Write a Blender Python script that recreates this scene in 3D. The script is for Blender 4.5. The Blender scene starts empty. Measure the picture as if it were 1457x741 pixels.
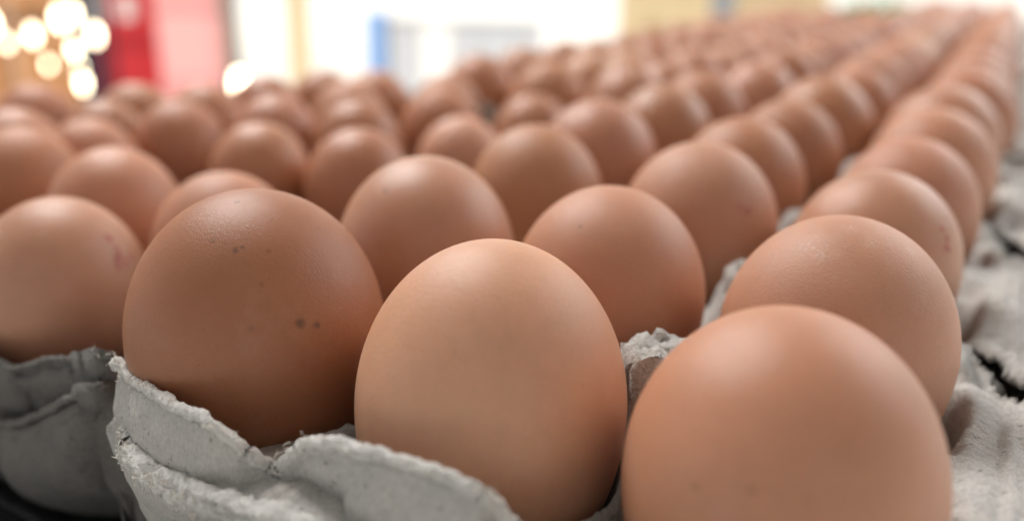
import bpy, bmesh, math, random
import numpy as np
from mathutils import Matrix, Vector, noise
random.seed(7)
S = 0.055                                   # one cup pitch of the trays in metres
SC = bpy.context.scene
COL = SC.collection
R_ = math.radians

# ------------------------------------------------------------------ camera
cd = bpy.data.cameras.new('camera'); cam = bpy.data.objects.new('camera', cd); COL.objects.link(cam)
cr, cu, cf = (0.8658, 0.4999, 0.0220), (-0.1854, 0.2798, 0.9420), (-0.4647, 0.8197, -0.3350)
CP = (0.0190, -0.1122, 0.0714)
cam.matrix_world = Matrix(((cr[0], cu[0], -cf[0], CP[0]), (cr[1], cu[1], -cf[1], CP[1]), (cr[2], cu[2], -cf[2], CP[2]), (0, 0, 0, 1)))
cd.sensor_width = 36; cd.lens = 29.9; cd.clip_start = 0.005; cd.clip_end = 200
cd.dof.use_dof = True; cd.dof.focus_distance = 2.72*S; cd.dof.aperture_fstop = 5.9; cd.dof.aperture_blades = 0
SC.camera = cam
# ------------------------------------------------------------------ world, sun, lamps
w = bpy.data.worlds.new('World'); SC.world = w; w.use_nodes = True
bg = w.node_tree.nodes['Background']; bg.inputs[0].default_value = (0.93, 0.97, 1.0, 1); bg.inputs[1].default_value = 0.55
def light(name, kind, loc, target, power, size=(1, 1), color=(1, 1, 1), angle=None):
    l = bpy.data.lights.new(name, kind); l.energy = power; l.color = color
    if kind == 'AREA': l.shape = 'RECTANGLE'; l.size, l.size_y = size
    if angle is not None: l.angle = angle
    o = bpy.data.objects.new(name, l); COL.objects.link(o); o.location = loc
    o.rotation_euler = (Vector(target)-Vector(loc)).to_track_quat('-Z', 'Y').to_euler(); return o
light('sun', 'SUN', (0, 0, 10), (-4, 3.2, 0), 5.0, color=(1, 0.96, 0.9), angle=R_(0.6))
light('roof_light_panel', 'AREA', (-1.7, 0.9, 2.05), (-0.1, 0.05, 0), 76, (0.75, 0.95), (1.0, 0.97, 0.94))
light('back_daylight_panel', 'AREA', (1.3, 3.0, 1.5), (-.05, .2, 0), 46, (2.4, 1.2), (1.0, 0.98, 0.96))
light('front_fill_light', 'AREA', (0.6, -1.4, 1.9), (-0.05, 0.1, 0), 3, (1.2, 1.2), (1.0, 0.95, 0.9))  # weak fill added for the egg fronts; no panel known there
SC.view_settings.view_transform = 'Standard'; SC.view_settings.look = 'None'
SC.view_settings.exposure = 0.12; SC.view_settings.gamma = 1; SC.view_settings.use_curve_mapping = False
SC.cycles.use_denoising = True
SC.cycles.max_bounces = 7; SC.cycles.diffuse_bounces = 5; SC.cycles.glossy_bounces = 3
SC.cycles.caustics_reflective = False; SC.cycles.caustics_refractive = False
SC.cycles.sample_clamp_indirect = 6

# ------------------------------------------------------------------ helpers
def meta(o, label=None, cat=None, group=None, kind=None):
    if label: o['label'] = label
    if cat: o['category'] = cat
    if group: o['group'] = group
    if kind: o['kind'] = kind
    return o
def link(name, me, m=None, parent=None, smooth=False):
    o = bpy.data.objects.new(name, me); COL.objects.link(o)
    if m and not me.materials: me.materials.append(m)
    if parent: o.parent = parent
    if smooth: me.polygons.foreach_set('use_smooth', [True]*len(me.polygons))
    return o
def empty(name, loc=(0, 0, 0), rz=0):
    o = bpy.data.objects.new(name, None); COL.objects.link(o); o.location = loc; o.rotation_euler.z = rz; o.empty_display_size = .05; return o
def box_bm(bm, x0, x1, y0, y1, z0, z1, bev=0):
    vs = [bm.verts.new(p) for p in ((x0,y0,z0),(x1,y0,z0),(x1,y1,z0),(x0,y1,z0),(x0,y0,z1),(x1,y0,z1),(x1,y1,z1),(x0,y1,z1))]
    fs = [bm.faces.new([vs[i] for i in f]) for f in ((0,3,2,1),(4,5,6,7),(0,1,5,4),(1,2,6,5),(2,3,7,6),(3,0,4,7))]
    if bev:
        es = list({e for f in fs for e in f.edges}); bmesh.ops.bevel(bm, geom=es, offset=bev, segments=2, affect='EDGES', profile=.6)
def box(name, dims, m, parent=None, bev=0.0):
    bm = bmesh.new(); box_bm(bm, *dims, bev=bev); me = bpy.data.meshes.new(name); bm.to_mesh(me); bm.free()
    return link(name, me, m, parent)
def tube_bm(bm, pts, r, n=6, r1=None):
    rings = []
    for i, p in enumerate(pts):
        p = Vector(p); d = (Vector(pts[min(i+1, len(pts)-1)])-Vector(pts[max(i-1, 0)])).normalized()
        a = d.orthogonal().normalized(); b = d.cross(a); rr = r if r1 is None else r+(r1-r)*i/(len(pts)-1)
        rings.append([bm.verts.new(p+rr*(math.cos(6.28318*k/n)*a+math.sin(6.28318*k/n)*b)) for k in range(n)])
    for A, B in zip(rings, rings[1:]):
        for k in range(n): bm.faces.new((A[k], A[(k+1) % n], B[(k+1) % n], B[k]))
    bm.faces.new(rings[0][::-1]); bm.faces.new(rings[-1])

def nodes(name):
    m = bpy.data.materials.new(name); m.use_nodes = True; nt = m.node_tree
    return m, nt, nt.nodes, nt.links, nt.nodes['Principled BSDF']
def simple(name, col, rough=.6, var=.15, scale=6, bump=.2, metal=0, bscale=None):
    m, nt, N, L, P = nodes(name)
    tc = N.new('ShaderNodeTexCoord'); nz = N.new('ShaderNodeTexNoise'); nz.inputs['Scale'].default_value = scale; nz.inputs['Detail'].default_value = 8
    L.new(tc.outputs['Object'], nz.inputs['Vector'])
    mx = N.new('ShaderNodeMix'); mx.data_type = 'RGBA'
    mx.inputs['A'].default_value = tuple(c*(1-var) for c in col)+(1,); mx.inputs['B'].default_value = tuple(min(1, c*(1+var)) for c in col)+(1,)
    L.new(nz.outputs['Fac'], mx.inputs['Factor']); L.new(mx.outputs['Result'], P.inputs['Base Color'])
    P.inputs['Roughness'].default_value = rough; P.inputs['Metallic'].default_value = metal
    n2 = N.new('ShaderNodeTexNoise'); n2.inputs['Scale'].default_value = bscale or scale*8; n2.inputs['Detail'].default_value = 6
    L.new(tc.outputs['Object'], n2.inputs['Vector'])
    b = N.new('ShaderNodeBump'); b.inputs['Strength'].default_value = bump; b.inputs['Distance'].default_value = .002
    L.new(n2.outputs['Fac'], b.inputs['Height']); L.new(b.outputs['Normal'], P.inputs['Normal'])
    return m

def egg_material(name, spots=(), chalk=()):
    """brown shell: colour from the egg's own object colour; pores, mottling, bloom; spots = (local point, radius, darkness)"""
    m, nt, N, L, P = nodes(name)
    tc = N.new('ShaderNodeTexCoord'); oi = N.new('ShaderNodeObjectInfo')
    off = N.new('ShaderNodeVectorMath'); off.operation = 'ADD'
    rnd = N.new('ShaderNodeVectorMath'); rnd.operation = 'SCALE'; rnd.inputs[0].default_value = (37, 19, 53); L.new(oi.outputs['Random'], rnd.inputs['Scale'])
    L.new(tc.outputs['Object'], off.inputs[0]); L.new(rnd.outputs[0], off.inputs[1])
    def nz(sc, det=4, rough=.5, src=None):
        n = N.new('ShaderNodeTexNoise'); n.inputs['Scale'].default_value = sc; n.inputs['Detail'].default_value = det; n.inputs['Roughness'].default_value = rough
        L.new(off.outputs[0], n.inputs['Vector']); return n.outputs['Fac']
    def ramp(f, a, b, ca, cb):
        r = N.new('ShaderNodeMapRange'); r.inputs[1].default_value = a; r.inputs[2].default_value = b; r.inputs[3].default_value = ca; r.inputs[4].default_value = cb
        L.new(f, r.inputs[0]); return r.outputs[0]
    def mul(a, b):
        x = N.new('ShaderNodeMath'); x.operation = 'MULTIPLY'; L.new(a, x.inputs[0]); L.new(b, x.inputs[1]); return x.outputs[0]
    f = mul(ramp(nz(1.6, 2), .3, .7, .96, 1.04), ramp(nz(9, 3), .3, .7, .98, 1.02))
    f = mul(f, ramp(nz(46, 3, .6), .25, .75, .955, 1.045))
    vo = N.new('ShaderNodeTexVoronoi'); vo.inputs['Scale'].default_value = 7.5; vo.inputs['Randomness'].default_value = 1; L.new(off.outputs[0], vo.inputs['Vector'])
    f = mul(f, ramp(vo.outputs['Distance'], .02, .075, .70, 1.0))            # a few small dark freckles
    def dist_mask(p, r, lo):
        d = N.new('ShaderNodeVectorMath'); d.operation = 'DISTANCE'; d.inputs[1].default_value = p
        wv = N.new('ShaderNodeVectorMath'); wv.operation = 'MULTIPLY_ADD'
        nn = N.new('ShaderNodeTexNoise'); nn.inputs['Scale'].default_value = 22; L.new(tc.outputs['Object'], nn.inputs['Vector'])
        wv.inputs[1].default_value = (.03, .03, .03); L.new(nn.outputs['Color'], wv.inputs[0])
        sb = N.new('ShaderNodeVectorMath'); sb.operation = 'SUBTRACT'; sb.inputs[1].default_value = (.015, .015, .015)
        L.new(tc.outputs['Object'], wv.inputs[2]); L.new(wv.outputs[0], sb.inputs[0]); L.new(sb.outputs[0], d.inputs[0])
        return ramp(d.outputs['Value'], r*.35, r, lo, 1.0 if lo < 1 else 0.0)
    for p, r, lo in spots: f = mul(f, dist_mask(p, r, lo))
    col = N.new('ShaderNodeVectorMath'); col.operation = 'SCALE'; L.new(oi.outputs['Color'], col.inputs[0]); L.new(f, col.inputs['Scale'])
    out = col.outputs[0]
    # pale bloom / lime dust
    bl = ramp(nz(3.1, 6, .65), .53, .78, 0, .10)
    for p, r in chalk:
        d = N.new('ShaderNodeVectorMath'); d.operation = 'DISTANCE'; d.inputs[1].default_value = p; L.new(tc.outputs['Object'], d.inputs[0])
        k = mul(ramp(d.outputs['Value'], r*.3, r, 1, 0), ramp(nz(30, 3), .42, .66, 0, .38))
        a = N.new('ShaderNodeMath'); a.operation = 'MAXIMUM'; L.new(bl, a.inputs[0]); L.new(k, a.inputs[1]); bl = a.outputs[0]
    mx = N.new('ShaderNodeMix'); mx.data_type = 'RGBA'; mx.inputs['B'].default_value = (.62, .47, .40, 1)
    L.new(out, mx.inputs['A']); L.new(bl, mx.inputs['Factor']); L.new(mx.outputs['Result'], P.inputs['Base Color'])
    P.inputs['Subsurface Weight'].default_value = .5; P.inputs['Subsurface Radius'].default_value = (1, .38, .16); P.inputs['Subsurface Scale'].default_value = .015
    rr = N.new('ShaderNodeMapRange'); rr.inputs[3].default_value = .34; rr.inputs[4].default_value = .52
    L.new(oi.outputs['Random'], rr.inputs[0]); L.new(rr.outputs[0], P.inputs['Roughness'])
    P.inputs['Specular IOR Level'].default_value = .45
    b1 = N.new('ShaderNodeBump'); b1.inputs['Strength'].default_value = .09; b1.inputs['Distance'].default_value = .001; L.new(nz(34, 3, .5), b1.inputs['Height'])
    b2 = N.new('ShaderNodeBump'); b2.inputs['Strength'].default_value = .22; b2.inputs['Distance'].default_value = .0006; L.new(nz(95, 3, .6), b2.inputs['Height'])
    L.new(b1.outputs['Normal'], b2.inputs['Normal']); L.new(b2.outputs['Normal'], P.inputs['Normal'])
    return m

def pulp_material(name, col, warm):
    m, nt, N, L, P = nodes(name)
    tc = N.new('ShaderNodeTexCoord')
    def nz(sc, det=6, rough=.6, vec=None):
        n = N.new('ShaderNodeTexNoise'); n.inputs['Scale'].default_value = sc; n.inputs['Detail'].default_value = det; n.inputs['Roughness'].default_value = rough
        L.new(vec or tc.outputs['Object'], n.inputs['Vector']); return n.outputs['Fac']
    def ramp(f, a, b, ca, cb):
        r = N.new('ShaderNodeMapRange'); r.inputs[1].default_value = a; r.inputs[2].default_value = b; r.inputs[3].default_value = ca; r.inputs[4].default_value = cb
        L.new(f, r.inputs[0]); return r.outputs[0]
    mx = N.new('ShaderNodeMix'); mx.data_type = 'RGBA'; mx.inputs['A'].default_value = col+(1,); mx.inputs['B'].default_value = warm+(1,)
    L.new(ramp(nz(90, 6), .35, .7, 0, 1), mx.inputs['Factor'])
    # fibres: stretched noise, dark flecks
    mp = N.new('ShaderNodeMapping'); mp.inputs['Scale'].default_value = (1, .5, .6); L.new(tc.outputs['Object'], mp.inputs['Vector'])
    fib = nz(1800, 3, .6, mp.outputs[0])
    fl = ramp(nz(620, 3), .62, .72, 1, .5)
    v = N.new('ShaderNodeMath'); v.operation = 'MULTIPLY'; L.new(ramp(fib, .3, .7, .86, 1.1), v.inputs[0]); L.new(fl, v.inputs[1])
    sc = N.new('ShaderNodeVectorMath'); sc.operation = 'SCALE'; L.new(mx.outputs['Result'], sc.inputs[0]); L.new(v.outputs[0], sc.inputs['Scale'])
    L.new(sc.outputs[0], P.inputs['Base Color']); P.inputs['Roughness'].default_value = .95; P.inputs['Specular IOR Level'].default_value = .15
    b1 = N.new('ShaderNodeBump'); b1.inputs['Strength'].default_value = .9; b1.inputs['Distance'].default_value = .0014; L.new(nz(420, 6, .7), b1.inputs['Height'])
    b2 = N.new('ShaderNodeBump'); b2.inputs['Strength'].default_value = .5; b2.inputs['Distance'].default_value = .0004; L.new(fib, b2.inputs['Height'])
    L.new(b1.outputs['Normal'], b2.inputs['Normal']); L.new(b2.outputs['Normal'], P.inputs['Normal'])
    return m

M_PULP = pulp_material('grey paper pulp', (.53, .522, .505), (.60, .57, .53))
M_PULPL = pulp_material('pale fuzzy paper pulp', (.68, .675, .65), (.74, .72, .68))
M_PULPD = pulp_material('shade-darkened grey paper pulp', (.19, .184, .174), (.235, .22, .205))  # shade of the left trays put into a darker copy of the pulp
M_FIBRE = simple('pale pulp fibre', (.62, .58, .52), .9, .1, 30, .1)
M_EGG = egg_material('brown eggshell')
M_RED = simple('red stamp ink', (.42, .09, .09), .7, .2, 400, .05)
M_BLACK = simple('black plastic table sheet', (.012, .012, .014), .35, .3, 40, .35)

# ------------------------------------------------------------------ setting: ground, shed
g = box('ground', (-30, 30, -20, 40, -1.35, -1.0), simple('pale dusty concrete', (.62, .60, .56), .9, .12, 1.2, .3)); meta(g, kind='structure')
wood = simple('weathered timber', (.42, .30, .18), .75, .25, 9, .4)
shed = empty('market_shed', (0, 0, -1.0))
meta(shed, 'open market shed roof on timber posts over the egg table', 'shed')
tin = simple('dull tin roofing', (.30, .29, .28), .6, .15, 3, .2)
bm = bmesh.new()
for k in range(38):                                   # corrugated sheet, one rib per strip
    x0 = -2.4+k*.15
    for a, b_, za, zb in ((0, .05, 0, 0), (.05, .08, 0, .03), (.08, .12, .03, .03), (.12, .15, .03, 0)):
        q = [bm.verts.new(p) for p in ((x0+a, -4, 3.25+za), (x0+b_, -4, 3.25+zb), (x0+b_, 1.75, 3.45+zb), (x0+a, 1.75, 3.45+za))]; bm.faces.new(q)
me = bpy.data.meshes.new('roof'); bm.to_mesh(me); bm.free(); link('roof', me, tin, shed)
for x, y in ((-2.2, -3.8), (3.1, -3.8), (-2.2, .5), (3.1, .5)): box('post', (x-.06, x+.06, y-.06, y+.06, 0, 3.22+(.12 if y > 0 else 0)), wood, shed, .005)
for y, z in ((-3.8, 3.14), (.5, 3.30)): box('beam', (-2.35, 3.3, y-.05, y+.05, z-.12, z), wood, shed, .005)

# ------------------------------------------------------------------ egg shape
def egg_mesh(nu, nv):
    bm = bmesh.new(); rings = []
    for j in range(1, nv):
        t = math.pi*j/nv; z = math.cos(t); r = math.sin(t)
        if z >= 0: zz, rr = 1.15*z, r
        else: zz, rr = 1.45*z, r*(1-.06*z*z)
        rings.append([bm.verts.new((rr*math.cos(2*math.pi*i/nu), rr*math.sin(2*math.pi*i/nu), zz)) for i in range(nu)])
    top = bm.verts.new((0, 0, 1.15)); bot = bm.verts.new((0, 0, -1.45))
    for A, B in zip(rings, rings[1:]):
        for i in range(nu): bm.faces.new((A[i], B[i], B[(i+1) % nu], A[(i+1) % nu]))
    for i in range(nu):
        bm.faces.new((top, rings[0][i], rings[0][(i+1) % nu])); bm.faces.new((bot, rings[-1][(i+1) % nu], rings[-1][i]))
    me = bpy.data.meshes.new('egg'); bm.to_mesh(me); bm.free(); me.polygons.foreach_set('use_smooth', [True]*len(me.polygons)); return me
EGG_HI, EGG_MID, EGG_LO = egg_mesh(128, 80), egg_mesh(64, 40), egg_mesh(32, 22)
for e in (EGG_HI, EGG_MID, EGG_LO): e.materials.append(M_EGG)
TONE = {'pale': (.59, .318, .198), 'tan': (.495, .236, .140), 'brown': (.44, .197, .106), 'deep': (.34, .135, .063), 'pink': (.49, .248, .155)}
def egg(x, y, z, r, tone, label, group='brown eggs in the trays', lvl=2, mat=None, tilt=None):
    me = (EGG_LO, EGG_MID, EGG_HI)[lvl]
    if mat: me = me.copy(); me.materials.clear(); me.materials.append(mat)
    o = link('egg', me); o.location = (x*S, y*S, z*S); o.scale = (r*S,)*3
    c = TONE[tone]; j = random.uniform(.94, 1.06) if lvl < 2 else 1
    o.color = (c[0]*j, c[1]*j*(random.uniform(.96, 1.04) if lvl < 2 else 1), c[2]*j, 1)
    t = tilt if tilt is not None else (3 if lvl == 2 else 9)
    o.rotation_euler = (R_(random.uniform(-t, t)), R_(random.uniform(-t, t)), 0 if mat else random.uniform(0, 6.28))
    if mat: o.rotation_euler = (0, 0, 0)
    meta(o, label, 'egg', group); return o
def ell(p): return (p[0], p[1], p[2]*1.15)
def stamp(parent, strokes, label):
    """faint red ink strokes printed on the shell; strokes are lists of unit directions"""
    bm = bmesh.new()
    for st in strokes:
        pts = []
        for a, b in zip(st, st[1:]):
            for k in range(6): pts.append(Vector(a).lerp(Vector(b), k/6))
        pts.append(Vector(st[-1])); prev = None
        for i, p in enumerate(pts):
            d = (pts[min(i+1, len(pts)-1)]-pts[max(0, i-1)]).normalized(); n = p.normalized(); sd = d.cross(n).normalized()*.019
            q = []
            for s in (-1, 1):
                v = (p+s*sd).normalized()*1.004; q.append(bm.verts.new((v.x, v.y, v.z*1.15)))
            if prev: bm.faces.new((prev[0], prev[1], q[1], q[0]))
            prev = q
    me = bpy.data.meshes.new('ink_stamp'); bm.to_mesh(me); bm.free()
    o = link('ink_stamp', me, M_RED, parent); o['label'] = label

# front block: fitted positions (x, y, r)
MC = egg_material('brown eggshell with dark spots', [(ell(p), r, k) for p, r, k in (((.8434, -.3953, .364), .050, .45), ((.8978, -.2936, .3283), .036, .5), ((.0747, -.1837, .9801), .032, .55), ((.1935, -.5351, .8223), .03, .7), ((.3734, -.5018, .7802), .032, .5), ((.397, -.4575, .7957), .022, .6), ((.5376, -.3529, .7658), .025, .75), ((.61, -.51, .6064), .025, .78), ((.6434, -.6681, .3738), .035, .82))])
MK = egg_material('brown eggshell with one speck', [(ell((-.0644, -.6157, .7854)), .03, .35)])
MJ = egg_material('brown eggshell with faint specks', [(ell((-.0575, -.616, .7857)), .03, .6)])
ME = egg_material('brown eggshell with chalky marks', [], [(ell((.1878, -.3169, .9297)), .09), (ell((.0104, -.2026, .9792)), .10), (ell((-.2269, -.4364, .8707)), .16), (ell((.4865, -.1266, .8645)), .07), (ell((-.12, -.5, .85)), .14)])
MA = egg_material('brown eggshell with two faint marks', [(ell((.02, -.91, .41)), .04, .80), (ell((-.28, -.90, .33)), .035, .74), (ell((.30, -.85, .42)), .03, .85)])
MD = egg_material('brown eggshell with a pale fleck', [], [(ell((-.02, -.66, .75)), .10), (ell((.45, -.4, .80)), .07)])
egg(.013, .012, 0, .414, 'tan', 'large blurred tan egg nearest the camera at the lower right corner', mat=MA)
egg(-.891, .028, -.049, .428, 'pale', 'big pale tan egg in front centre with soft glint near its top', tilt=1).scale = (.431*S, .431*S, .470*S)
egg(-1.839, -.035, 0, .453, 'deep', 'large dark brown egg with two dark spots at the left tray corner', mat=MC)
egg(-.025, .999, 0, .412, 'pink', 'pinkish egg with chalky white marks on top, just behind the nearest egg', mat=ME)
egg(-.915, .981, 0, .395, 'tan', 'orange tan egg peeking over the right shoulder of the pale front egg', mat=MJ)
egg(-1.802, .954, 0, .404, 'pink', 'pinkish egg with one tiny black speck between the two big front eggs', mat=MK)
e = egg(-.043, 2.016, 0, .38, 'pink', 'third egg of the right hand line, faint red stamp on its right side', tilt=1)
e.rotation_euler = (0, 0, 0)
stamp(e, [[(.69, -.42, .62), (.72, -.40, .56)], [(.75, -.40, .52), (.79, -.40, .46)], [(.77, -.47, .44), (.82, -.42, .38)]], 'faint red ink marks')
e = egg(-.887, 2.048, 0, .399, 'pink', 'tall pinkish egg with reddish right side, behind the orange tan egg', tilt=1)
e.rotation_euler = (0, 0, 0)
stamp(e, [[(.64, -.59, .50), (.67, -.56, .49)], [(.72, -.50, .48), (.76, -.47, .44)], [(.70, -.54, .44), (.74, -.52, .41)]], 'faint red ink marks')
egg(-1.833, 2.07, 0, .378, 'brown', 'glinting brown egg behind the speckless gap of the two middle eggs', lvl=1)
ROWS = [(-.009, 2.964, .377, 'tan'), (-.934, 2.973, .386, 'brown'), (-1.881, 2.979, .399, 'tan'), (.015, 3.994, .402, 'tan'), (-.891, 3.97, .376, 'brown'), (-1.827, 3.998, .39, 'brown'), (-.012, 5.028, .425, 'tan'), (-.868, 5.021, .42, 'brown'), (-1.84, 5.0, .39, 'brown')]
ORD = 'first second third fourth fifth sixth seventh eighth ninth tenth eleventh twelfth thirteenth fourteenth fifteenth sixteenth seventeenth eighteenth nineteenth twentieth twenty-first twenty-second twenty-third twenty-fourth twenty-fifth twenty-sixth twenty-seventh twenty-eighth'.split()
LINES = ['the right hand edge line', 'the second line from the right', 'the third line from the right', 'the fourth line from the right', 'the fifth line from the right', 'the sixth line from the right']
ADJ = {'pale': 'pale tan', 'tan': 'tan', 'brown': 'mid brown', 'deep': 'dark brown', 'pink': 'pinkish brown'}
def lab(row, line, tone, pre='blurred'): return f'{pre} {ADJ[tone]} egg, {ORD[row]} from the front in {LINES[line]}'.replace('from the front in', 'back in')
for k, (x, y, r, t) in enumerate(ROWS):
    egg(x, y, 0, r, t, lab(3+k//3, k % 3, t, 'slightly blurred'), lvl=1)
rr = random.Random(11)
tones = ['tan', 'tan', 'tan', 'brown', 'pink', 'pink', 'pale', 'brown']
TR = [[6.35, 7.45, 8.45, 9.45, 10.45, 11.45], [12.7, 13.7, 14.7, 15.7, 16.7, 17.7], [18.9, 19.9, 20.9, 21.9, 22.9, 23.9], [25.1, 26.1, 27.1]]
row = 6
for b, ys in enumerate(TR):
    dx = (.06, .0, -.03, -.02)[b]
    for y in ys:
        for i, x in enumerate((0, -.895, -1.80)):
            t = rr.choice(tones); r = rr.uniform(.40, .44); z = -.04+rr.uniform(-.03, .03)
            if b == 0 and y == 7.45 and i == 0: t, r = 'pink', .43
            egg(x+dx+rr.uniform(-.03, .03), y+rr.uniform(-.03, .03), z, r, t, lab(row, i, t), lvl=0 if b else 1)
        row += 1
# left block, trays sitting lower
LZ = -.2
for x, y, r, t, l in ((-3.285, .131, .375, 'pink', 'pinkish brown egg at the far left front with faint red stamp'),
        (-3.95, -.17, .37, 'tan', 'sliver of a tan egg cut by the left edge behind the stamped egg'),
        (-4.003, .952, .375, 'tan', 'tan egg directly behind the stamped left front egg'),
        (-3.044, .897, .375, 'tan', 'egg showing only its top behind the dark spotted corner egg'),
        (-3.293, 2.273, .365, 'brown', 'glossy reddish brown egg with a bright glint, left of centre'),
        (-4.023, 2.106, .350, 'brown', 'brown egg with bright glint left of the glossy reddish brown egg'),
        (-5.09, 2.32, .365, 'brown', 'tall brown egg rising above its neighbours in the left block'),
        (-4.99, 1.01, .37, 'brown', 'dark brown egg half cut by the left edge of the picture'),
        (-3.08, 3.2, .34, 'pale', 'small pale tan egg behind the pinkish egg with one speck'),
        (-4.07, 3.2, .365, 'brown', 'blurred brown egg behind the glossy reddish egg, left of the pale one'),
        (-4.75, 2.99, .365, 'tan', 'blurred tan egg behind the brown egg with the bright glint'),
        (-3.1, 4.35, .36, 'brown', 'blurred brown egg just behind the small pale tan egg'),
        (-3.9, 4.12, .37, 'brown', 'blurred brown egg under the bright white background, left of centre'),
        (-4.8, 3.95, .36, 'tan', 'blurred tan egg second row from the rim below the blue kiosk end'),
        (-5.12, 4.75, .36, 'tan', 'blurred tan egg at the rim below the blue kiosk end'),
        (-5.51, 4.42, .36, 'brown', 'blurred egg at the rim below the cream post'),
        (-4.4, 4.95, .36, 'pink', 'blurred pinkish egg at the rim below the pale kiosk'),
        (-5.68, 3.8, .36, 'tan', 'blurred tan egg at the rim below the white opening'),
        (-5.64, 3.05, .36, 'brown', 'blurred brown egg at the rim beside the added white glint'),
        (-6.15, 2.74, .36, 'brown', 'blurred brown egg at the back rim below the red crates'),
        (-5.72, 2.12, .34, 'brown', 'small brown egg left of the tall brown egg'),
        (-5.15, 1.6, .33, 'tan', 'low small egg between the left edge eggs and the tall brown egg'),
        (-5.75, 1.42, .36, 'tan', 'blurred egg with white glint at the left edge of the picture'),
        (-6.71, 2.18, .36, 'brown', 'dim brown egg farthest back at the upper left corner'),
        (-6.45, 1.4, .36, 'tan', 'blurred egg behind the glinting egg at the left edge'),
        (-4.85, -.1, .36, 'tan', 'tan egg of the left tray just outside the left picture edge')):
    e = egg(x, y, LZ, r, t, l, lvl=2 if 'front with' in l else 1, tilt=2, mat=MD if 'front with' in l else None)
    if 'front with' in l:
        e.rotation_euler = (0, 0, 0)
        stamp(e, [[(.71, .17, .67), (.76, .22, .60)], [(.73, .24, .63), (.75, .19, .62)], [(.80, .24, .55), (.84, .25, .49), (.88, .22, .43)], [(.86, .19, .48), (.90, .15, .40), (.93, .17, .33)], [(.82, .38, .42), (.84, .40, .36)], [(.87, .27, .42), (.91, .27, .33)]], 'faint red ink marks')
row = 5
for b, ys in enumerate(([5.6, 6.6, 7.6, 8.6, 9.6, 10.6], [11.8, 12.8, 13.8, 14.8, 15.8, 16.8], [18.0, 19.0, 20.0])):
    for y in ys:
        for i, x in enumerate((-2.78, -3.64, -4.45)):
            t = rr.choice(tones); r = rr.uniform(.37, .405)
            egg(x+rr.uniform(-.03, .03), y+rr.uniform(-.04, .04), -.1+rr.uniform(-.03, .03), r, t, lab(row, 3+i, t), lvl=0)
        row += 1

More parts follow.
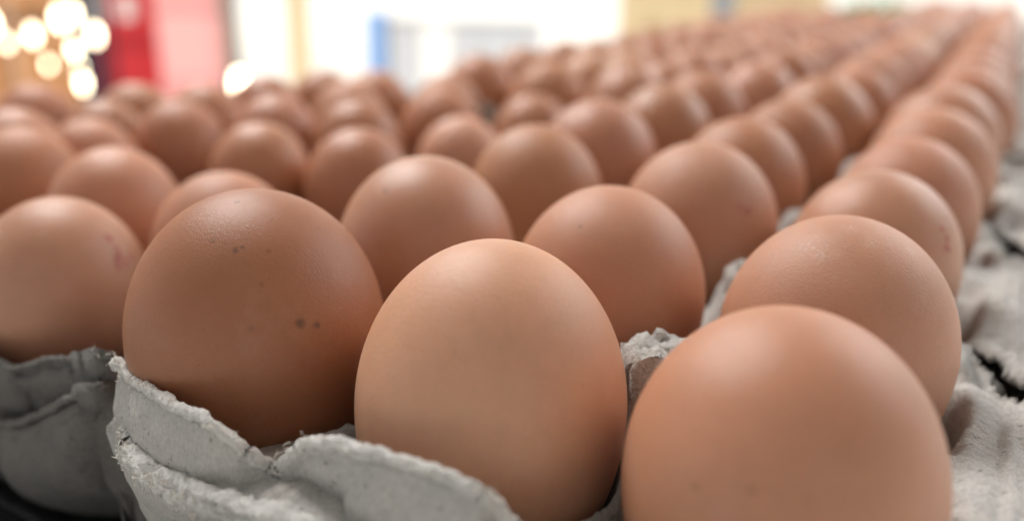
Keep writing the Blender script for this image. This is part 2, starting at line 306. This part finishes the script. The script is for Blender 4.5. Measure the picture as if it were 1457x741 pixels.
# ------------------------------------------------------------------ trays
def fbm(x, y, s, oct=3, seed=0):
    v, a = 0, 1
    for _ in range(oct): v += a*noise.noise(Vector((x*s+seed, y*s-seed*.7, seed*1.3))); s *= 2.1; a *= .5
    return v
def tray(name, cx, cy, z0, label, mat, res, xL, xR, yF, yB, rim=None, depth=.6, flange=None, slits=(), thick=.05, rough=.015, bulge=.16, arches=None, lip=None, seed=0, y_in=.3, group=None, belly=.05, side_in=0):
    """moulded pulp tray: cups at (cx, cy), pegs between them, wavy torn rim, curved outer wall"""
    pa = abs(cx[1]-cx[0]); pb = abs(cy[1]-cy[0])
    px = sorted({round(c+s*pa/2, 3) for c in cx for s in (-1, 1)}); py = sorted({round(c+s*pb/2, 3) for c in cy for s in (-1, 1)})
    nx = int((xR-xL)/res); ny = int((yB-yF)/res)
    xs = np.linspace(xL, xR, nx); ys = np.linspace(yF, yB, ny)
    X, Y = np.meshgrid(xs, ys)
    RC = np.full(X.shape, 9.)
    for a in cx:
        for b in cy: RC = np.minimum(RC, np.hypot(X-a, Y-b))
    Z = np.minimum(-.80+.64*(np.minimum(RC, .6)/.48)**2.5, -.20)
    RP = np.full(X.shape, 9.); 
    for a in px:
        for b in py: RP = np.minimum(RP, np.hypot(X-a, Y-b))
    hero_peg = np.hypot((X+.50)*1.0, Y-.5)
    RP = np.where(hero_peg < .3, hero_peg, RP) if rim is not None and flange is not None else RP
    t = np.where(hero_peg < .3, np.clip((RP-.115)/.09, 0, 1), np.clip((RP-.05)/.17, 0, 1)); PG = np.where((abs(X+.5) < .3) & (abs(Y-.5) < .3) & (flange is not None), .07, np.where((abs(X+.457) < .3) & (Y < 3), .06, np.where(X < -1, -.12, -.03)))
    PG = PG-(PG+.21)*(t*t*(3-2*t))
    Z = np.maximum(Z, np.where(RP < .24, PG, -9))
    if flange is not None:
        t = np.clip((X-flange+.02)/.08, 0, 1); t = t*t*(3-2*t); Z = np.where((X > flange-.15) & (RC > .40), np.minimum(Z, -.11), Z)
        FZ = -.13+.009*np.sin(X*2*math.pi/.062)*(X > flange+.13)+.006*np.sin(X*41+2*np.sin(Y*2.3))
        FZ += .045*np.sin(Y*2.9+1.0)*np.exp(-((X-flange-.12)/.12)**2)
        Z = Z*(1-t)+FZ*t
    cut = np.zeros(X.shape, bool)
    for (x0, y0, x1, y1, wd) in slits:
        dx, dy = x1-x0, y1-y0; q = ((X-x0)*dx+(Y-y0)*dy)/(dx*dx+dy*dy)
        wob = .02*np.sin(q*9)+.012*np.sin(q*23)
        D = ((X-x0)*dy-(Y-y0)*dx)/math.hypot(dx, dy)+wob; w_ = wd*np.sqrt(np.clip(1-(2*q-1)**2, 0, 1))
        cut |= (np.abs(D) < w_) & (q > 0) & (q < 1)
        inn = (q > -.05) & (q < 1.05)
        Z += np.where(inn, .055*np.exp(-((D+w_+.03)/.035)**2)-.05*np.exp(-((D-w_-.02)/.05)**2), 0)*np.clip(1.2-np.abs(2*q-1), 0, 1)
    if rim is None: rim = [(xL, yF, -.02)]+[(a, yF+.02*(k % 2), -.14) if k % 2 else (a, yF, .04) for k, a in enumerate(np.linspace(xL+.01, xR-.01, 2*len(cx)+1))]+[(xR, yF, -.05)]
    ra = np.array(sorted(rim)); rx = ra[:, 0]
    yr = np.interp(xs, rx, ra[:, 1]); zr = np.interp(xs, rx, ra[:, 2])
    k = max(1, int(.03/res)); ker = np.ones(2*k+1)/(2*k+1)
    sm = lambda v: np.convolve(np.pad(v, k, mode='edge'), ker, mode='valid')
    yr, zr = sm(yr), sm(zr)
    # bend the front strip up to the rim line
    yi = cy[0]-y_in; F = Y < yi
    T = np.clip((yi-Y)/(yi-yF), 0, 1)
    j0 = int(np.argmin(abs(ys-yi))); Zi = Z[j0][None, :]+0*Z
    s = T**1.7
    Z = np.where(F, np.minimum(Zi, -.30)*(1-s)+zr[None, :]*s, Z); Y = np.where(F, yi+(yr[None, :]-yi)*T, Y)
    # outer walls as extra rows and columns
    K = max(6, int(depth/ (res*1.6))); W = np.linspace(0, 1, K+1)[1:]
    def inward(x, w_):
        d = np.min([abs(x-a) for a in cx], axis=0)/(pa/2); peg = np.clip((d-.55)/.35, 0, 1)
        base = -belly*np.sin(math.pi*np.clip(w_*1.3, 0, 1))+bulge*w_**2.5+(.10*w_)*0
        r_ = base+peg*.28*w_**.5
        if arches is not None:
            r_ = base
            for (a, hw, dp) in arches: r_ = r_+dp*np.exp(-((x-a)/hw)**4)*min(1, w_*2.2)**1.5
        return r_
    fr = []
    for w_ in W[::-1]:
        yy = yr+inward(xs, w_); zz = zr-(zr*.0+depth)*w_
        if lip is not None:
            yy = yy-.045*np.exp(-((zz-(np.interp(xs, lip[:, 0], lip[:, 1])))/.022)**2)
        fr.append((xs, yy, zz))
    X = np.vstack([np.array([a[0] for a in fr]), X]); Y = np.vstack([np.array([a[1] for a in fr]), Y]); Z = np.vstack([np.array([a[2] for a in fr]), Z])
    cut = np.vstack([np.zeros((K, nx), bool), cut])
    KB = 6; WB = np.linspace(0, 1, KB+1)[1:]
    X = np.vstack([X]+[X[-1:]]*KB); Y = np.vstack([Y]+[Y[-1:]+.02*w_ for w_ in WB]); Z = np.vstack([Z]+[Z[-1:]-depth*w_ for w_ in WB]); cut = np.vstack([cut, np.zeros((KB, nx), bool)])
    for side in (0, 1):
        e = 0 if side == 0 else -1; sg = -1 if side == 0 else 1
        zl = -depth
        cX = [X[:, e]+sg*.03*w_-(sg*side_in*w_**2.5 if side == 0 else 0) for w_ in WB]; cY = [Y[:, e] for w_ in WB]; cZ = [np.minimum(Z[:, e], Z[:, e]*(1-w_)+np.minimum(Z[:, e], zl)*w_) for w_ in WB]
        A = np.stack(cX, 1); B = np.stack(cY, 1); C = np.stack(cZ, 1); c0 = np.zeros(A.shape, bool)
        if side == 0: X, Y, Z, cut = np.hstack([A[:, ::-1], X]), np.hstack([B[:, ::-1], Y]), np.hstack([C[:, ::-1], Z]), np.hstack([c0, cut])
        else: X, Y, Z, cut = np.hstack([X, A]), np.hstack([Y, B]), np.hstack([Z, C]), np.hstack([cut, c0])
    X = X-side_in*.4*np.clip((Y+.42)/.4, 0, 1)*np.clip((xL+.35-X)/.35, 0, 1)
    h, wd_ = X.shape
    P = np.stack([X, Y, Z], -1).reshape(-1, 3)
    for i in range(len(P)):
        p = P[i]; v = Vector((p[0], p[1], p[2]))
        n1 = noise.noise_vector(v*5+Vector((seed, 0, 0))); n2 = noise.noise_vector(v*19+Vector((0, seed, 0))); n3 = noise.noise_vector(v*52) if res < .03 else Vector((0, 0, 0))
        d = n1*rough*.9+n2*rough*.4+n3*rough*.22
        if res < .018 and p[2] > -.12 and -.2 < p[1] < 3.2 and p[0] < .25:
            d = d+noise.noise_vector(v*26)*.028+noise.noise_vector(v*60)*.016
        P[i] = (p[0]+d.x, p[1]+d.y, p[2]+d.z)
    cf_ = cut.reshape(-1)
    idx = np.arange(h*wd_).reshape(h, wd_)
    Q = np.stack([idx[:-1, :-1], idx[:-1, 1:], idx[1:, 1:], idx[1:, :-1]], -1).reshape(-1, 4)
    Q = Q[~cf_[Q].all(1)]
    me = bpy.data.meshes.new(name); me.from_pydata((P*S).tolist(), [], Q.tolist()); me.update()
    o = link(name, me, mat, smooth=True); o.location.z = z0*S
    sd = o.modifiers.new('thickness', 'SOLIDIFY'); sd.thickness = thick*S; sd.offset = -1
    meta(o, label, 'egg tray', group); return o, (xs, yr, zr)

def rolled_rim(parent, pts, r, seed, mat=None, lb='thick fuzzy rolled rim', sm=14):
    pts = [Vector(p) for p in pts]; out = []
    for a, b in zip(pts, pts[1:]):
        n = max(2, int((b-a).length/.011))
        out += [a.lerp(b, k/n) for k in range(n)]
    for _ in range(sm): out = [out[0]]+[(p+q*2+s_)/4 for p, q, s_ in zip(out, out[1:], out[2:])]+[out[-1]]
    bm = bmesh.new(); tube_bm(bm, [p*S for p in out], r*S, 26)
    for v in bm.verts:
        q = v.co/S
        k_ = min(1, r/.03); d = noise.noise_vector(q*9+Vector((seed, 0, 0)))*.016*k_+noise.noise_vector(q*34)*.012*k_+noise.noise_vector(q*80)*.009*k_
        v.co += d*S
    for f in bm.faces: f.smooth = True
    me = bpy.data.meshes.new('rolled_rim'); bm.to_mesh(me); bm.free(); o = link('rolled_rim', me, mat or M_PULP, parent); o.location.z = -parent.location.z
    o['label'] = lb
G_TR = 'grey pulp egg trays'
hero_rim = [(-2.15, -.41, -.07), (-2.11, -.42, -.03), (-2.01, -.46, -.06), (-1.9, -.5, -.03), (-1.7, -.55, -.01), (-1.48, -.58, .0), (-1.38, -.56, -.06), (-1.31, -.5, -.15), (-1.25, -.5, -.08), (-1.17, -.5, .0), (-1.0, -.52, .04), (-.85, -.53, .065), (-.71, -.54, .07), (-.6, -.52, .06), (-.57, -.48, .0), (-.53, -.45, -.07), (-.3, -.46, -.14), (0, -.48, -.16), (.3, -.47, -.13), (.45, -.46, -.06), (.85, -.46, -.1)]
hero, hr = tray('egg_tray', (0, -.914, -1.83), (0, 1, 2, 3, 4, 5), 0, 'nearest grey pulp tray with torn wavy front rim, under the big front eggs', M_PULP, .0165, -2.11, .86, -.5, 5.55, hero_rim, depth=.55,
    flange=.40, slits=((.36, 1.68, .80, 1.12, .035), (.38, 3.68, .80, 2.75, .045)), thick=.032, rough=.015, bulge=.10, arches=((-1.17, .12, .22), (-.47, .12, .2), (.47, .15, .2)), side_in=.35, group=G_TR)
und_rim = [(-2.04, -.30, -.19), (-2.04, -.38, -.21), (-2.03, -.44, -.235), (-2.0, -.48, -.26), (-1.92, -.54, -.27), (-1.78, -.59, -.26), (-1.62, -.63, -.23), (-1.42, -.66, -.20), (-1.22, -.66, -.17), (-1.05, -.64, -.17), (-.6, -.62, -.2), (0, -.6, -.28), (.86, -.6, -.3)]
und, ur = tray('egg_tray', (0, -.914, -1.83), (0, 1, 2, 3, 4, 5), -.0, 'fuzzy edged pulp tray nested underneath the nearest tray at the front corner', M_PULP, .02, -1.97, .82, -.6, 5.3, [(a, b, c+.2) for a, b, c in und_rim], depth=.20, thick=.05, rough=.02, bulge=.35, belly=-.26, side_in=.4, seed=3, group=G_TR); und.location.z = -.2*S
rolled_rim(und, und_rim, .044, 4, M_PULPL)

l1 = [(-7.6, -.34, -.20), (-6.5, -.30, -.12), (-5.5, -.32, -.2), (-4.5, -.30, -.12), (-3.7, -.30, -.13), (-3.25, -.32, -.15), (-3.07, -.32, -.15), (-2.94, -.32, -.125), (-2.84, -.32, -.09), (-2.75, -.32, -.035), (-2.68, -.32, -.015), (-2.52, -.32, .02), (-2.38, -.32, .07), (-2.28, -.32, .11)]
lup, _ = tray('egg_tray', (-3.25, -4.1, -5.0, -5.85, -6.7), (.1, 1.0, 2.15, 3.3, 4.4), LZ, 'grey pulp tray coloured dark for shade at the left, holding the stamped egg', M_PULPD, .022, -7.3, -2.34, -.4, 4.95, l1, depth=.42, thick=.045, rough=.012, bulge=.10, belly=-.03, arches=((-7, .01, 0),), seed=8, y_in=.27, group=G_TR)
l2 = [(-7.6, -.36, -.3), (-5.5, -.38, -.34), (-4.2, -.36, -.3), (-3.4, -.37, -.35), (-3.08, -.38, -.34), (-2.92, -.38, -.31), (-2.75, -.38, -.22), (-2.59, -.38, -.12), (-2.4, -.38, .0), (-2.24, -.38, .07)]
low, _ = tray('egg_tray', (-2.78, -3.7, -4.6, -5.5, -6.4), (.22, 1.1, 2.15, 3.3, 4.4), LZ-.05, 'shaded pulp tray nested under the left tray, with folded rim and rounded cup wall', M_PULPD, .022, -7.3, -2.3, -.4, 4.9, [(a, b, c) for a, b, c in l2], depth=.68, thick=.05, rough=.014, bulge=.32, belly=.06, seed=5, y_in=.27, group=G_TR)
tray('egg_tray', (0, -.914, -1.83), (6.35, 7.45, 8.45, 9.45, 10.45, 11.45), -.04, 'blurred grey pulp tray behind the nearest tray along the right edge', M_PULP, .045, -2.3, .9, 5.8, 12.0, depth=.5, flange=.42, slits=((.3, 8.0, .85, 7.0, .06), (.36, 10.4, .85, 9.6, .05)), seed=12, group=G_TR)
tray('egg_tray', (0, -.914, -1.83), (12.7, 13.7, 14.7, 15.7, 16.7, 17.7), -.04, 'third grey pulp tray back along the right edge, out of focus', M_PULP, .07, -2.3, .9, 12.15, 18.2, depth=.5, flange=.42, seed=13, group=G_TR)
tray('egg_tray', (0, -.914, -1.83), (18.9, 19.9, 20.9, 21.9, 22.9, 23.9), -.04, 'fourth grey pulp tray back on the right, far out of focus', M_PULP, .07, -2.3, .9, 18.35, 24.4, depth=.5, flange=.42, seed=14, group=G_TR)
tray('egg_tray', (-2.78, -3.64, -4.45), (5.6, 6.6, 7.6, 8.6, 9.6, 10.6), -.1, 'grey pulp tray in the middle of the left row, behind the shaded left tray', M_PULP, .06, -4.95, -2.36, 5.1, 11.1, depth=.5, seed=15, group=G_TR)
tray('egg_tray', (-2.78, -3.64, -4.45), (11.8, 12.8, 13.8, 14.8, 15.8, 16.8), -.1, 'grey pulp tray of the left row under the eggs below the tan wall', M_PULP, .07, -4.95, -2.36, 11.25, 17.3, depth=.5, seed=16, group=G_TR)
tray('egg_tray', (0, -.914, -1.83), (25.1, 26.1, 27.1), -.04, 'short grey pulp tray at the far right back corner of the table', M_PULP, .07, -2.3, .9, 24.55, 27.6, depth=.5, flange=.42, seed=17, group=G_TR)
tray('egg_tray', (-2.78, -3.64, -4.45), (18.0, 19.0, 20.0), -.1, 'short grey pulp tray at the far end of the left row', M_PULP, .07, -4.95, -2.36, 17.45, 20.5, depth=.5, seed=18, group=G_TR)
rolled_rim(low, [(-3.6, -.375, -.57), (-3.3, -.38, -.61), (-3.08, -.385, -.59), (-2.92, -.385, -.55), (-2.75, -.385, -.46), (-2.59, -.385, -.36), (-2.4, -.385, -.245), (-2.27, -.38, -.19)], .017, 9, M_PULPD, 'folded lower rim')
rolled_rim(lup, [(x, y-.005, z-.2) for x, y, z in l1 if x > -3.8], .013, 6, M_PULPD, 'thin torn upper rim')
tr_ = [p for p in hero_rim]
rolled_rim(hero, [(x, y+.004, z+.002) for x, y, z in tr_], .019, 21, M_PULPL, 'pale torn rim', 8)
# loose fibres along the torn rims
def fibres(parent, pts, n, seed, lo=.012, hi=.036):
    rg = random.Random(seed); bm = bmesh.new()
    for _ in range(n):
        p = Vector(rg.choice(pts))+Vector((rg.uniform(-.03, .03), rg.uniform(-.02, .0), rg.uniform(-.01, .02)))
        d = Vector((rg.uniform(-1, 1), rg.uniform(-.6, .3), rg.uniform(.1, 1))).normalized(); c = Vector((rg.uniform(-1, 1), rg.uniform(-1, 1), rg.uniform(-1, .4)))*.5
        L_ = rg.uniform(lo, hi); q = [(p+d*L_*t+c*L_*t*t)*S for t in (0, .25, .5, .75, 1)]
        tube_bm(bm, q, .0022*S, 4, .001*S)
    me = bpy.data.meshes.new('loose_fibres'); bm.to_mesh(me); bm.free(); o = link('loose_fibres', me, M_FIBRE, parent); o['kind'] = 'stuff'; o.location.z = -parent.location.z
fibres(hero, [(x, y-.01, z) for x, y, z in hero_rim if x < -.5]+[(x+.04, y-.01, z+.01) for x, y, z in hero_rim if x < -.5]+[(-2.12, -.43, -.01)]*3+[(-2.33, -.36, -.09)]*4, 60, 2, .01, .028)
hp = [Vector(p) for p in hero_rim if p[0] < -.5]; hd = [a.lerp(b, k/12) for a, b in zip(hp, hp[1:]) for k in range(12)]
fibres(hero, [(p.x, p.y-.005, p.z+.015) for p in hd], 160, 9, .006, .016)

bp = [Vector(p) for p in und_rim if p[0] < -.9]; dense = [a.lerp(b, k/12) for a, b in zip(bp, bp[1:]) for k in range(12)]
fibres(und, [(p.x, p.y-.035, p.z+q) for p in dense for q in (-.03, -.01, .01, .03)], 420, 5, .008, .022)

# ------------------------------------------------------------------ table
t = empty('display_table', (-.18, .6, -1.0)); meta(t, 'long table covered in black plastic under all the egg trays', 'table')
tx0, tx1, ty0, ty1 = -.50, .085, -.075, 1.58; zt = -1.10*S
def rel(x0, x1, y0, y1, z0, z1): return (x0+.18, x1+.18, y0-.6, y1-.6, z0+1.0, z1+1.0)
box('table_top', rel(tx0, tx1, ty0, ty1, zt-.03, zt-.002), wood, t, .004)
box('plastic_cover', rel(tx0-.004, tx1+.004, ty0-.004, ty1+.004, zt-.0015, zt), M_BLACK, t)
box('edge_strip', rel(tx0-.004, tx1+.004, -.0195, -.0165, zt+.0003, zt+.0022), M_BLACK, t, .0008)
for x in (tx0+.05, tx1-.05):
    for y in (ty0+.05, ty1-.05): box('leg', rel(x-.03, x+.03, y-.03, y+.03, -1.0, zt-.031), wood, t, .003)

# ------------------------------------------------------------------ background beyond the table
def place(hx, hy, d): return (CP[0]+hx*d, CP[1]+hy*d)
def yaw(hx, hy): return math.atan2(-hx, hy)
def thing(name, h, d, label, cat, group=None):
    x, y = place(*h, d); o = empty(name, (x, y, -1.0), yaw(*h)); meta(o, label, cat, group); return o
c_brown = simple('orange brown board', (.50, .24, .10), .6, .2, 4, .2); c_navy = simple('navy painted steel', (.012, .014, .035), .4, .2, 5, .1)
c_red = simple('red plastic', (.55, .03, .04), .4, .15, 3, .1); c_pink = simple('overexposed red plastic', (.88, .42, .41), .45, .12, 3, .1); c_white = simple('white painted board', (.82, .82, .80), .6, .04, 3, .1)  # c_pink: red plastic with the overexposure put into its base colour
c_cream = simple('cream painted timber', (.60, .47, .28), .6, .1, 5, .2); c_tan = simple('tan plywood', (.52, .40, .24), .6, .1, 4, .2); c_grey = simple('grey painted steel', (.22, .24, .27), .5, .1, 4, .1)
c_lg = simple('pale grey panel', (.50, .52, .55), .5, .06, 3, .1); c_blue = simple('blue plastic', (.20, .38, .72), .4, .1, 4, .1); c_green = simple('green leaves', (.05, .19, .02), .5, .4, 60, .3); c_taupe = simple('taupe timber', (.20, .165, .135), .6, .12, 5, .2)

o = thing('board_screen', (-.8677, .4971), 4.6, 'tall orange brown board screen at the upper left behind the added glowing blobs', 'screen')
for k in range(6): box('plank', (-1.2+k*.25, -.955+k*.25, -.02, .02-.004*(k % 2), 0, 2.0), c_brown, o, .004)
for z in (.3, 1.6): box('rail', (-1.2, .29, .022, .05, z, z+.08), wood, o)
M_GLOW = bpy.data.materials.new('warm glow emitter'); M_GLOW.use_nodes = True; P = M_GLOW.node_tree.nodes['Principled BSDF']
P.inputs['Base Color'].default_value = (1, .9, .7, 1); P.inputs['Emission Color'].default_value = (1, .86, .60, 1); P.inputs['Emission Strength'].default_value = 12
sl = thing('dapple_blobs', (-.8489, .5286), 3.9, 'added glowing blobs for the blurred light dapples before the brown boards', 'added light dapples')  # added emitters for blurred light dapples; bulbs, cords and stand are invented
def glow_blob(parent, x, z, r):
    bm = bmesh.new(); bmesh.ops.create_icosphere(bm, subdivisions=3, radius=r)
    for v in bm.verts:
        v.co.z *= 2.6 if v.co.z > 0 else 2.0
    me = bpy.data.meshes.new('glow_blob'); bm.to_mesh(me); bm.free(); b = link('glow_blob', me, M_GLOW, parent, True); b.location = (x, 0, z)
    box('blob_cap', (-.012, .012, -.012, .012, r*2.55, r*2.55+.03), c_navy, b)
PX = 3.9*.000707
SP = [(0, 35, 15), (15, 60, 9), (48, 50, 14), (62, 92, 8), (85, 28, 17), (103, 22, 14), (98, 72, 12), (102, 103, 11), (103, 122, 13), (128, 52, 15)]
for px, py, r in SP: glow_blob(sl, (px-60)*PX, 1.0+CP[2]-3.9*(.0497+(py)*.00069), r*PX*.36)
bm = bmesh.new()
for xx in sorted({(p[0]-60)*PX for p in SP}): tube_bm(bm, [(xx, .0, .5), (xx, .01, 1.2), (xx, 0, 2.1)], .003, 5)
me = bpy.data.meshes.new('cord'); bm.to_mesh(me); bm.free(); link('cord', me, c_navy, sl)
box('stand_bar', (-.25, .25, -.015, .015, 2.09, 2.12), c_navy, sl)
for s in (-.24, .24): box('stand_post', (s-.012, s+.012, .01, .03, 0, 2.09), c_navy, sl)

gl = thing('glint_blob', (-.741, .6715), 4.2, 'small added white blob for a bright glint, low in front of the taupe post', 'added glint')  # added emitter for one bright blurred glint; pole and base are invented
glow_blob(gl, .03, .485, .024)
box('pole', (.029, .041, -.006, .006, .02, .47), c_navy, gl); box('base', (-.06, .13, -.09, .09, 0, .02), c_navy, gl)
o = thing('steel_post', (-.8245, .5659), 5.0, 'dark navy steel post between the added glowing blobs and the red crates', 'post')
box('shaft', (-.085, .035, -.04, .04, .01, 2.0), c_navy, o, .004); box('base_plate', (-.1, .1, -.1, .1, 0, .01), c_navy, o)
def crate(px_h, d, x0, x1, z0, h, mat, label, logo=False, group='plastic crates stacked behind the eggs'):
    o = thing('plastic_crate', px_h, d, label, 'crate', group); o.location.z += z0; dp = .32
    box('base', (x0, x1, 0, dp, 0, .012), mat, o)
    for nm, dm in (('side_panel', (x0, x1, 0, .012, .012, h)), ('side_panel', (x0, x1, dp-.012, dp, .012, h)), ('side_panel', (x0, x0+.012, .012, dp-.012, .012, h)), ('side_panel', (x1-.012, x1, .012, dp-.012, .012, h))): box(nm, dm, mat, o, .002)
    box('rim', (x0-.012, x1+.012, -.012, -.001, h-.03, h-.002), mat, o, .003)
    if logo:
        xm = (x0+x1)/2-.03
        box('white_print', (xm-.11, xm-.03, -.003, -.001, .06, .25), c_white, o); box('white_print', (xm+.02, xm+.09, -.003, -.001, .09, .22), c_white, o)
for k in range(4): crate((-.8053, .5929), 5.2, -.19, .17, .31*k, .30, c_red, ['lowest red crate of the stack right of the navy post', 'second red crate up in the stack beside the navy post', 'third red crate up, with white print on its front', 'topmost red crate of the stack beside the navy post'][k], k == 2)
for k in range(3): crate((-.7669, .6417), 4.95, -.16, .165, .41*k, .40, c_pink, ['lowest red crate coloured as overexposed beside the red stack', 'middle red crate coloured as overexposed beside the red stack', 'topmost red crate coloured as overexposed beside the red stack'][k])
def post(h, d, wd, mat, label, ht=2.2):
    o = thing('timber_post', h, d, label, 'post', 'posts beyond the table'); box('shaft', (-wd/2, wd/2, -.04, .04, 0, ht), mat, o, .004)
    box('foot_block', (-wd/2-.03, wd/2+.03, -.07, .07, 0, .06), mat, o, .004)
post((-.739, .6737), 4.9, .085, c_taupe, 'narrow taupe post right of the overexposed red crates')
post((-.6892, .7246), 4.6, .115, c_cream, 'cream timber post catching sun, left of the white opening')
post((-.2853, .9584), 5.5, .13, c_grey, 'grey steel coloured post in front of the tan wall')
o = thing('street_kiosk', (-.5452, .8383), 6.0, 'low pale grey kiosk with a blue end, blurred in bright sun', 'kiosk')
hx = 1.06
for k in range(5): box('front_panel', (-.50+k*.21, -.297+k*.21, -.02, .0, .0, .66), (c_lg, c_white, c_lg, c_grey, c_lg)[k] if k != 3 else c_lg, o, .003)
box('blue_end', (-.66, -.54, -.05, .35, 0, .70), c_blue, o, .004); box('corner_post', (-.538, -.502, -.03, .35, 0, .68), c_grey, o)
box('back_panel', (-.50, .55, .33, .35, 0, .64), c_lg, o); box('top_slab', (-.50, .56, -.04, .36, .662, .70), c_white, o, .004)
o = thing('plywood_wall', (-.3393, .9407), 6.2, 'tan plywood wall at the back, behind the grey post', 'wall')
for k in range(2): box('plywood_sheet', (-.35+k*.70, .345+k*.70, 0, .02, 0, 2.1), (c_cream, c_tan)[k], o, .003)
box('rail', (-.35, 1.04, .021, .06, .9, 1.0), wood, o)
o = thing('white_wall', (-.5452, .8383), 13.0, 'overexposed white wall far beyond the table', 'wall')
box('wall_face', (-9, 9, 0, .2, 0, 5), c_white, o); box('plinth', (-9, 9, -.03, -.001, 0, .25), c_white, o)
o = thing('plant_tub', (-.1191, .9929), 5.2, 'tub of green leaves at the top right behind the far eggs', 'plant')
bm = bmesh.new(); bmesh.ops.create_cone(bm, segments=20, radius1=.16, radius2=.21, depth=.34, cap_ends=True); bmesh.ops.translate(bm, vec=(0, 0, .17), verts=bm.verts); me = bpy.data.meshes.new('tub'); bm.to_mesh(me); bm.free(); link('tub', me, c_grey, o)
bm = bmesh.new(); rg = random.Random(4)
for _ in range(900):
    a = rg.uniform(0, 6.28); q = rg.random()**.5; z = rg.uniform(.32, .88); c = Vector((math.cos(a)*q*.25, math.sin(a)*q*.28, z)); n = Vector((rg.uniform(-1, 1), rg.uniform(-1, 1), rg.uniform(0, 1))).normalized(); u_ = n.orthogonal().normalized()*.045; v_ = n.cross(u_).normalized()*.02
    bm.faces.new([bm.verts.new(c+s) for s in (-u_, v_, u_, -v_)])
me = bpy.data.meshes.new('leaves'); bm.to_mesh(me); bm.free(); link('leaves', me, c_green, o)
bm = bmesh.new(); tube_bm(bm, [(0, 0, .3), (.02, 0, .7), (0, .02, 1.05)], .012); me = bpy.data.meshes.new('stem'); bm.to_mesh(me); bm.free(); link('stem', me, wood, o)
